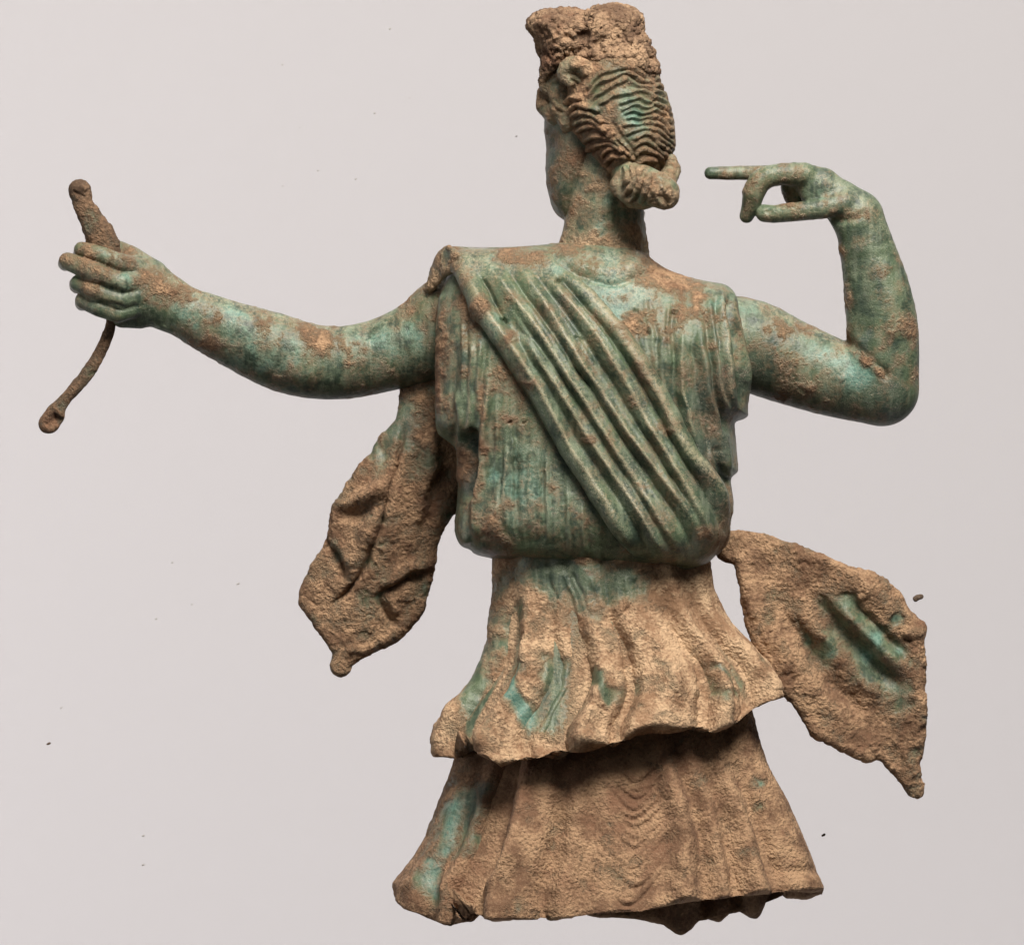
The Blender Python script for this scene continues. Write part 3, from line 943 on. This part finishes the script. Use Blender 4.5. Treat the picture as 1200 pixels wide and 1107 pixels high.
CRUST = [(618, 30), (623, 19), (632, 11), (645, 11), (661, 8), (676, 12), (689, 12), (697, 4), (710, 6), (722, 4), (743, 8), (755, 18), (754, 36), (760, 46), (767, 66), (772, 88), (762, 98), (744, 94), (716, 87),
         (694, 90), (680, 78), (664, 75), (650, 86), (640, 98), (634, 96), (637, 80), (633, 62), (630, 42)]
v, f = swell(CRUST, 26, lambda X, Y: 62 + 6 * sstep(45, 82, Y), 62, lambda X, Y: -2 + 0.0 * X, 1.25, 2.0, 1, 4)
n = normals(v, f)
v = v + n * (2.2 * fbm(v, 15, 3, 21) - 5.2 * np.abs(fbm(v, 9, 3, 33)) + 0.8)[:, None]
finish('earth_crown', v, f, {'dirt': (1.2, []), 'red': (0.40, [(650, 45, 30, .1), (650, 72, 14, .4), (735, 30, 20, -.3)]), 'dark': (0, [])}, head,
       lambda x, y: strokes(x, y, [([(688, 12), (690, 30), (682, 50), (688, 66)], 6, -7), ([(640, 66), (660, 60), (684, 64)], 5, -4)]), mat=M_RED, crust=1.0, plates=0.5)


# ---- skirts -----------------------------------------------------------------------------------------------------------
def skirt(cx, left, right, depth, front, hem_b, hem_f, y_top, folds_b, nth=760, nv=190, thick=7.0, back_disp=None):
    """hollow flaring shell: outer wall down to an uneven hem, inner wall back up"""
    th = np.linspace(0, 2 * np.pi, nth, endpoint=False)
    rows = []
    ct, st = np.cos(th), np.sin(th)

    def section(y, inset):
        c = np.interp(y, *zip(*cx))
        wl = c - np.interp(y, *zip(*left)) - inset
        wr = np.interp(y, *zip(*right)) - c - inset
        d = np.where(st > 0, np.interp(y, *zip(*depth)), np.interp(y, *zip(*front))) - inset
        q = 0.86
        x = c + np.where(ct > 0, wr, wl) * np.sign(ct) * np.abs(ct) ** q
        z = d * np.sign(st) * np.abs(st) ** q
        return x, z

    xs = np.interp(0.95, [0, 1], [0, 1])
    ye = np.full(nth, max(p[1] for p in hem_b))
    xh, _ = section(ye, 0)
    hb = np.interp(xh, *zip(*hem_b))
    hf = np.interp(xh, *zip(*hem_f))
    k = sstep(-0.10, 0.10, st)
    hem = hf * (1 - k) + hb * k
    for _ in range(3):
        xh, _ = section(hem, 0)
        hb = np.interp(xh, *zip(*hem_b))
        hf = np.interp(xh, *zip(*hem_f))
        hem = hf * (1 - k) + hb * k
    sc = np.linspace(0, 1, nv)
    V = []
    for t in sc:
        y = y_top + t * (hem - y_top)
        x, z = section(y, 0)
        V.append(np.stack([x, y, z], 1))
    for t in (1.0, 0.97, 0.85, 0.6, 0.3):
        y = y_top + t * (hem - y_top)
        x, z = section(y, thick)
        V.append(np.stack([x, y - (2.0 if t == 1.0 else 0), z], 1))
    V = np.array(V)
    nr = len(V)
    v = V.reshape(-1, 3)
    i, j = np.meshgrid(np.arange(nr - 1), np.arange(nth), indexing='ij')
    j2 = (j + 1) % nth
    f = np.stack([i * nth + j, i * nth + j2, (i + 1) * nth + j2, (i + 1) * nth + j], -1).reshape(-1, 4)
    return v, f, nth, nv


O_L = [(600, 590), (655, 579), (697, 577), (751, 574), (775, 567), (793, 559), (810, 548), (824, 536), (838, 522), (851, 511), (866, 506), (885, 511)]
O_R = [(600, 826), (655, 831), (690, 837), (715, 848), (732, 858), (751, 877), (774, 899), (792, 911), (805, 918), (830, 921), (890, 925)]
O_HEM = [(505, 874), (513, 884), (535, 887), (552, 878), (560, 876), (572, 886), (585, 892), (610, 887), (633, 884), (660, 879), (687, 874), (725, 866), (745, 858), (764, 855), (785, 855), (806, 850), (833, 855), (850, 850), (866, 842), (890, 825), (905, 818), (920, 809)]
v, f, nth, nv = skirt([(600, 705), (890, 715)], O_L, O_R, [(600, 78), (660, 74), (720, 82), (780, 98), (830, 120), (890, 150)], [(600, 70), (660, 70), (740, 85), (880, 104)], O_HEM,
                      [(505, 870), (620, 865), (760, 845), (920, 806)], 622, None)


def radial_folds(x, y, left, right, y_ref, prof, amp):
    """folds that run from the waist to the hem, given as (x at the hem, height)"""
    l, r = np.interp(y, *zip(*left)), np.interp(y, *zip(*right))
    L0, R0 = np.interp(y_ref, *zip(*left)), np.interp(y_ref, *zip(*right))
    xh = L0 + (x - l) / (r - l) * (R0 - L0)
    X, H = np.array(prof, float).T
    gx = np.linspace(X[0], X[-1], 900)
    i = np.clip(np.searchsorted(X, gx) - 1, 0, len(X) - 2)
    t = (gx - X[i]) / (X[i + 1] - X[i])
    t = t * t * (3 - 2 * t)
    return np.interp(xh, gx, H[i] + t * (H[i + 1] - H[i])) * amp(y)


def over_disp(x, y):
    g = sstep(680, 850, y)
    r = radial_folds(x, y, O_L, O_R, 870, [(500, 0), (518, 6), (544, -15), (572, 13), (598, 2), (612, -7), (628, -2), (650, -14), (684, 13), (706, 4), (718, -10), (742, 9), (772, 12), (800, 2), (822, -10), (846, 10), (862, -2), (878, -11), (898, 9), (925, 0)],
                     lambda q: 0.25 + 1.45 * sstep(670, 840, q))
    r += strokes(x, y, [
        ([(577, 700), (574, 752), (556, 800), (520, 856)], 6, 4.0),
        ([(836, 770), (850, 800), (862, 820)], 3, -3.0), ([(690, 776), (698, 806), (708, 830)], 3, -3.0),
        ([(660, 668), (672, 700), (680, 730)], 2.5, 2.2), ([(672, 668), (684, 700), (694, 732)], 2.5, -2.0), ([(690, 672), (702, 702), (712, 726)], 2.5, 2.2),
        ([(640, 672), (650, 700), (660, 730)], 3, -1.6), ([(730, 672), (736, 705), (722, 726)], 3, 2.2), ([(742, 676), (744, 705), (728, 726)], 2.5, -2.0),
        ([(580, 878), (630, 880), (690, 868), (760, 850), (830, 850)], 6, 2.0),
    ])
    return r


finish('overskirt', v, f, {
    'dirt': (0.94, [('s', [(585, 720), (572, 790), (545, 840), (528, 872)], 9, -.75), ('s', [(820, 760), (832, 800), (845, 840)], 7, -.55), ('s', [(772, 770), (786, 820)], 6, -.35), ('s', [(846, 760), (866, 795), (882, 818)], 6, -.5), ('s', [(598, 700), (600, 745)], 9, -.5), (690, 690, 36, -.6), (640, 680, 34, -.6), (735, 690, 26, -.4), ('s', [(578, 664), (640, 670), (740, 674), (780, 676)], 20, -.5), (800, 720, 40, .3), ('s', [(645, 755), (652, 800), (650, 850), (648, 880)], 19, -1.05), ('s', [(612, 760), (606, 800), (614, 835), (624, 860)], 10, -1.05), ('s', [(700, 790), (708, 815), (716, 835)], 8, -.6), (722, 812, 9, -.5),
                    ('s', [(602, 810), (596, 815)], 8, -.8), ('s', [(582, 660), (582, 740)], 10, -.5), ('s', [(575, 790), (556, 830), (535, 868)], 5, -.9), ('s', [(692, 775), (700, 810), (712, 840)], 5, -.7),
                    (745, 808, 10, -.45), ('s', [(832, 770), (848, 800), (862, 815)], 4, -.7), (873, 800, 6, -.7), (765, 852, 9, -.5), (608, 745, 6, -.5), (555, 885, 7, -.5)]),
    'turq': (-0.1, [('s', [(612, 770), (606, 800), (614, 835), (624, 860)], 8, 1.2), (600, 812, 9, .9), (608, 740, 8, .8), (660, 875, 9, .6), (556, 884, 7, .8)]),
    'dark': (0.15, [(690, 690, 40, .3), ('s', [(662, 760), (668, 800), (666, 850)], 7, .6), (875, 800, 6, .5), (545, 850, 14, .3)]), 'red': (0.05, [(690, 672, 12, .4), (550, 850, 26, .35), (582, 720, 20, .4)])},  # the dark strip paints shade on the green fold's right wall
    statue, over_disp, crust=0.55, mat=M_PAT, plates=0.7)

U_L = [(780, 560), (848, 545), (890, 534), (931, 518), (981, 499), (1005, 485), (1018, 476), (1036, 461), (1085, 459)]
U_R = [(780, 870), (848, 885), (894, 898), (935, 921), (977, 940), (1010, 953), (1027, 959), (1040, 965), (1095, 968)]
U_HEM = [(459, 1036), (464, 1050), (474, 1059), (488, 1066), (510, 1074), (530, 1080), (541, 1077), (548, 1068), (556, 1066), (575, 1071), (600, 1070), (646, 1071), (680, 1066), (715, 1062), (750, 1061), (780, 1054), (807, 1050), (835, 1048), (862, 1045),
         (921, 1041), (965, 1043)]
U_FR = [(459, 1036), (560, 1062), (646, 1073), (692, 1081), (720, 1084), (761, 1086), (788, 1092), (810, 1090), (834, 1086), (880, 1074), (921, 1056), (968, 1048)]
v, f, nth, nv = skirt([(780, 715), (1090, 713)], U_L, U_R, [(780, 78), (880, 94), (960, 116), (1060, 156)], [(780, 80), (900, 96), (1090, 110)], U_HEM, U_FR, 800, None)


def under_disp(x, y):
    r = radial_folds(x, y, U_L, U_R, 1050, [(455, 0), (486, 6), (508, -3), (522, 4), (550, -30), (582, 17), (610, 9), (636, -6), (660, 5), (684, -3), (700, 0), (735, -4), (775, 0), (803, 14), (826, -6), (846, 4), (862, -6), (886, 10), (912, -8), (928, 2), (948, 6), (970, 0)],
                     lambda q: 0.45 + 1.0 * sstep(860, 1020, q))
    r += strokes(x, y, [
        ([(905, 1012), (925, 1022), (955, 1020)], 5, -3.0),
        ([(880, 1030), (925, 1034), (960, 1034)], 7, 4.0),
    ])
    # fine drapery swags hanging between the vertical folds
    for k_ in range(14):
        d = 884 + 9.2 * k_ + 1.8 * math.sin(k_ * 2.3)
        wv = 44 + 1.6 * k_ + 6 * math.sin(k_ * 1.7)
        cx_ = 746 - 0.6 * k_ + 3 * math.sin(k_ * 1.3)
        dp = 26 + 1.6 * k_
        pts = [(cx_ - wv, d - 16), (cx_ - wv * 0.5, d + 0.4 * dp), (cx_ - 0.12 * wv, d + dp), (cx_ + 0.12 * wv, d + dp), (cx_ + wv * 0.5, d + 0.36 * dp), (cx_ + wv, d - 20)]
        a = 0.65 + 0.35 * math.sin(k_ * 2.9 + 1)
        r += stroke(x, y, pts, 2.3, 2.2 * a, 'ridge', 0.4, 3)
        r += stroke(x, y, [(p, q + 4.6) for p, q in pts], 2.0, -2.0 * a, 'ridge', 0.4, 3)
    return r


finish('underskirt', v, f, {
    'dirt': (1.02, [('s', [(556, 895), (535, 960), (512, 1012), (496, 1066)], 21, -.85), ('s', [(576, 895), (560, 960), (538, 1010)], 14, -.6), ('s', [(540, 905), (518, 965), (494, 1025), (480, 1056)], 5, .4), (548, 1040, 17, .8), (560, 1015, 13, .5), ('s', [(548, 950), (530, 1000), (520, 1040)], 3, .35),
                    (885, 922, 8, -.6), (892, 948, 9, -.55), (602, 1060, 10, -.4), (618, 1020, 8, -.35), (735, 1010, 20, -.25), (815, 900, 20, -.3), (625, 1010, 40, .15)]),
    'turq': (-0.1, [('s', [(548, 915), (532, 970), (512, 1020), (500, 1062)], 10, .85), (885, 922, 8, .7), (603, 1055, 9, .5), (890, 945, 8, .4)]),
    'dark': (0.12, [('s', [(574, 895), (562, 940), (548, 985)], 12, .7), (800, 900, 30, .25)]), 'red': (0.36, [(600, 910, 40, .35), (540, 1030, 26, .4), (740, 930, 70, .3), (655, 1040, 20, .25)])},
    statue, under_disp, crust=0.5, mat=M_BROWN, warp=0.8, plates=0.5)

# ---- flying ends of the cloak ----------------------------------------------------------------------------------------------
CL = [(470, 425), (466, 487), (452, 503), (437, 519), (433, 533), (416, 550), (399, 577), (386, 600), (383, 625), (376, 648), (358, 670), (347, 702), (355, 718), (366, 733), (388, 760), (389, 770), (384, 784), (394, 796), (407, 792),
      (411, 778), (440, 765), (468, 751), (489, 727), (499, 700), (507, 668), (512, 630), (530, 605), (545, 584), (550, 529), (545, 505), (540, 425)]


def cl_z(X, Y):
    return -46 + 14 * np.sin((Y - 450) / 70) + 8 * np.sin((X + 0.4 * Y) / 26.0)


v, f = swell(CL, 8, 7, 7, cl_z, 1.5, 2.0, 1, 0)


def cl_disp(x, y):
    T = 'ridge', 0.35
    r = strokes(x, y, [
        ([(474, 490), (466, 530), (455, 580), (441, 630), (418, 682), (376, 718)], 3.2, -11.0, 'ridge', 0.2), ([(462, 500), (455, 540), (443, 585), (428, 632), (404, 676), (372, 704)], 9, 8.0, *T),
        ([(496, 480), (488, 540), (478, 590), (466, 640), (444, 690)], 10, -4.0, *T),
        ([(386, 596), (410, 590), (436, 580), (462, 560)], 6, 8.0, *T), ([(390, 608), (420, 602), (446, 590), (462, 575)], 8, -8.0, *T),
        ([(370, 628), (388, 645), (402, 672), (404, 690)], 6, -9.0, *T), ([(384, 628), (400, 646), (414, 668)], 7, 6.0, *T),
        ([(436, 704), (458, 690), (482, 680), (516, 666)], 6, -10.0, *T), ([(436, 690), (462, 676), (490, 664), (516, 652)], 8, 7.0, *T),
        ([(444, 684), (444, 708), (456, 728), (474, 742)], 5, -7.0, *T), ([(456, 692), (456, 712), (470, 726)], 6, 6.0, *T),
        ([(502, 470), (506, 540), (495, 590), (470, 645)], 10, 6.0, *T), ([(535, 530), (512, 566), (497, 610), (490, 650)], 9, -7.0, *T),
        ([(440, 510), (455, 540), (452, 570)], 9, -6.0, *T), ([(540, 560), (516, 596), (504, 640)], 8, 5.0, *T),
        ([(350, 700), (380, 744), (395, 770)], 5, 2.5), ([(400, 766), (440, 758), (480, 730), (498, 700)], 5, 3.0)])
    return r


finish('cloak_end', v, f, {
    'dirt': (0.80, [(455, 490, 26, -.6), (440, 525, 18, -.5), (500, 545, 18, -.4), (522, 600, 12, -.4), (490, 480, 30, -.3), (395, 655, 9, -.4), (448, 700, 9, -.4), (495, 690, 10, -.4), (430, 710, 14, -.35), (448, 640, 12, -.3)]),
    'turq': (0.0, [(512, 545, 14, .4), (397, 655, 9, .5), (447, 702, 8, .5), (495, 690, 8, .5), (520, 605, 10, .3)]),
    'dark': (0.05, [(465, 500, 30, .4), (500, 500, 30, .4)]), 'red': (0.22, [(510, 590, 16, .5), (470, 560, 40, .25), (495, 610, 16, .3), (450, 745, 40, -.2)])},  # dark blobs put the arm's shade into the colour of the cloak top
    statue, cl_disp, crust=0.65, mat=M_BROWN)['label'] = 'crumpled brown cloak end hanging below the outstretched arm'

CR = [(838, 640), (846, 628), (862, 622), (885, 625), (910, 630), (932, 639), (954, 645), (987, 662), (1010, 669), (1031, 675), (1054, 690), (1060, 702), (1066, 714), (1078, 726), (1089, 732), (1089, 742), (1085, 752), (1088, 797), (1087, 830), (1088, 857),
      (1083, 885), (1080, 903), (1086, 922), (1084, 936), (1077, 939), (1066, 927), (1050, 907), (1034, 891), (1014, 893), (987, 878), (954, 866), (944, 847), (934, 827), (917, 811), (897, 777), (880, 747), (872, 710), (867, 672), (862, 660), (848, 658)]


def cr_z(X, Y):
    return -30 + 12 * np.sin((X - 860) / 60) + 8 * np.sin((X - 0.6 * Y) / 30.0)


v, f = swell(CR, 9, 8, 8, cr_z, 1.5, 2.0, 1, 0)


def cr_disp(x, y):
    return 1.35 * strokes(x, y, [(*q, 'ridge', 0.35) for q in [
        ([(930, 690), (960, 740), (1000, 790), (1050, 830)], 10, 6.0), ([(950, 690), (985, 740), (1030, 785), (1075, 820)], 9, -7.0),
        ([(960, 680), (1000, 725), (1045, 770), (1082, 800)], 9, 6.0), ([(985, 690), (1015, 720), (1050, 755), (1080, 780)], 7, -5.0),
        ([(905, 690), (940, 750), (985, 810), (1045, 862)], 10, -6.0), ([(890, 700), (925, 770), (970, 830), (1040, 885)], 12, 5.0),
        ([(1000, 675), (1035, 700), (1060, 730)], 10, 4.0), ([(1058, 738), (1072, 742), (1086, 738)], 5, 4.0), ([(1060, 750), (1074, 752)], 4, -3.0),
        ([(862, 640), (880, 700), (900, 760)], 8, 3.0), ([(1050, 870), (1072, 900), (1080, 930)], 6, 3.0)]])


o = finish('cloak_end', v, f, {
    'dirt': (0.92, [('s', [(950, 690), (985, 740), (1030, 785), (1075, 825)], 15, -.5), ('s', [(985, 690), (1020, 725), (1070, 775)], 10, -.4), ('s', [(920, 700), (955, 760), (1000, 815)], 9, -.35), (965, 700, 16, -.4), (1000, 715, 22, -.55), (1030, 748, 16, -.9), (1010, 768, 16, -.7), (978, 760, 18, -.45), (1055, 728, 9, -.8), (950, 745, 8, -.7), (1060, 770, 12, -.5), (1065, 820, 16, -.55), (1040, 800, 22, -.4),
                    (1020, 790, 18, -.4), (1078, 880, 8, -.6), (860, 635, 12, -.2), (975, 760, 8, -.4)]),
    'turq': (-0.2, [(1030, 748, 13, 1.1), (1012, 768, 12, .9), (1055, 727, 9, .9), (950, 746, 7, .8), (1000, 715, 12, .6), (1057, 770, 9, .8), (1078, 878, 8, .5), (976, 765, 8, .7)]),
    'dark': (0.0, [(1066, 822, 14, .6), (1055, 805, 10, .4)]), 'red': (0.22, [(1010, 860, 50, .25), (1040, 690, 30, .1), (1085, 735, 8, .5)])},
    statue, cr_disp, crust=0.75, mat=M_BROWN)
o['label'] = 'broad earth crusted cloak end flying out beside the skirt'

# ------------------------------------------------------------------ resting surface, backdrop, crumbs
z_low = LOW[0] * S


def box(name, x0, x1, y0, y1, z0, z1, mat):
    me = bpy.data.meshes.new(name)
    vv = [(x, y, z) for x in (x0, x1) for y in (y0, y1) for z in (z0, z1)]
    ff = [(0, 1, 3, 2), (4, 6, 7, 5), (0, 4, 5, 1), (2, 3, 7, 6), (0, 2, 6, 4), (1, 5, 7, 3)]
    me.from_pydata(vv, [], ff)
    me.materials.append(mat)
    o = bpy.data.objects.new(name, me)
    col.objects.link(o)
    return o


glass = box('glass_table_top', -0.7, 0.7, -0.65, 0.65, z_low - 0.0085, z_low - 0.0002, M_GLASS)
glass['kind'] = 'structure'
back = box('backdrop', -1.9, 1.9, -1.9, 1.9, -1.22, -1.2, M_PAPER)
back['kind'] = 'structure'

rng = np.random.default_rng(4)
CRUMBS = [(1076, 700, 5.2, 'largest dark earth crumb, on the glass just off the broad cloak end'),
          (57, 871, 2.0, 'small dark earth speck alone on the glass far below the bow'),
          (965, 978, 2.2, 'small dark earth speck on the glass close to the underskirt')]
CRUMBS += [(x, y, r, None) for x, y, r in ((72, 829, 1.2), (168, 979, 1.4), (168, 1013, 1.4), (279, 684, 1.5), (202, 659, 1.1), (225, 708, 1.0), (183, 725, 1.2), (605, 160, 1.1), (331, 76, 1.1),
                                           (457, 34, 1.2), (439, 133, 1.2), (480, 115, 0.9), (351, 150, 0.9), (417, 210, 1.2), (373, 200, 1.1), (331, 218, 1.0))]
for px, py, r, lab in CRUMBS:
    h = r / 5.0
    G, org = grid(-2 * r, 2 * r, -2 * r, 2 * r, -2 * r, 2 * r, h)
    g = np.minimum(chain(G, [(-0.6 * r, 0.25 * r, 0, 0.62 * r), (0.5 * r, -0.25 * r, 0, 0.72 * r)], 0.8), chain(G, [(0, 0.1 * r, 0.2 * r, 0.6 * r)]))
    v, f = surface_nets(g, org, h)
    v = v + normals(v, f) * (0.16 * r * fbm(v + px, r * 0.9, 2, 3))[:, None]
    zg = z_low / S - v[:, 2].min() - 0.4
    kx = 1 + (REF - z_low) / DIST
    w = np.stack([v[:, 0] * S, -v[:, 1] * S, v[:, 2] * S], 1)
    o = mesh_object('earth_crumb' if lab else 'dust_grain', v + [600, 553.5, 0], f, M_CRUMB if lab else M_DUST)
    o.location = ((px - 600) * kx * S, (553.5 - py) * kx * S, zg * S)
    o['category'] = 'crumb' if lab else 'dust grain'
    o['group'] = 'earth crumbs on the glass' if lab else 'dust grains on the glass'
    o['label'] = lab or 'faint grey dust grain on the pale glass'
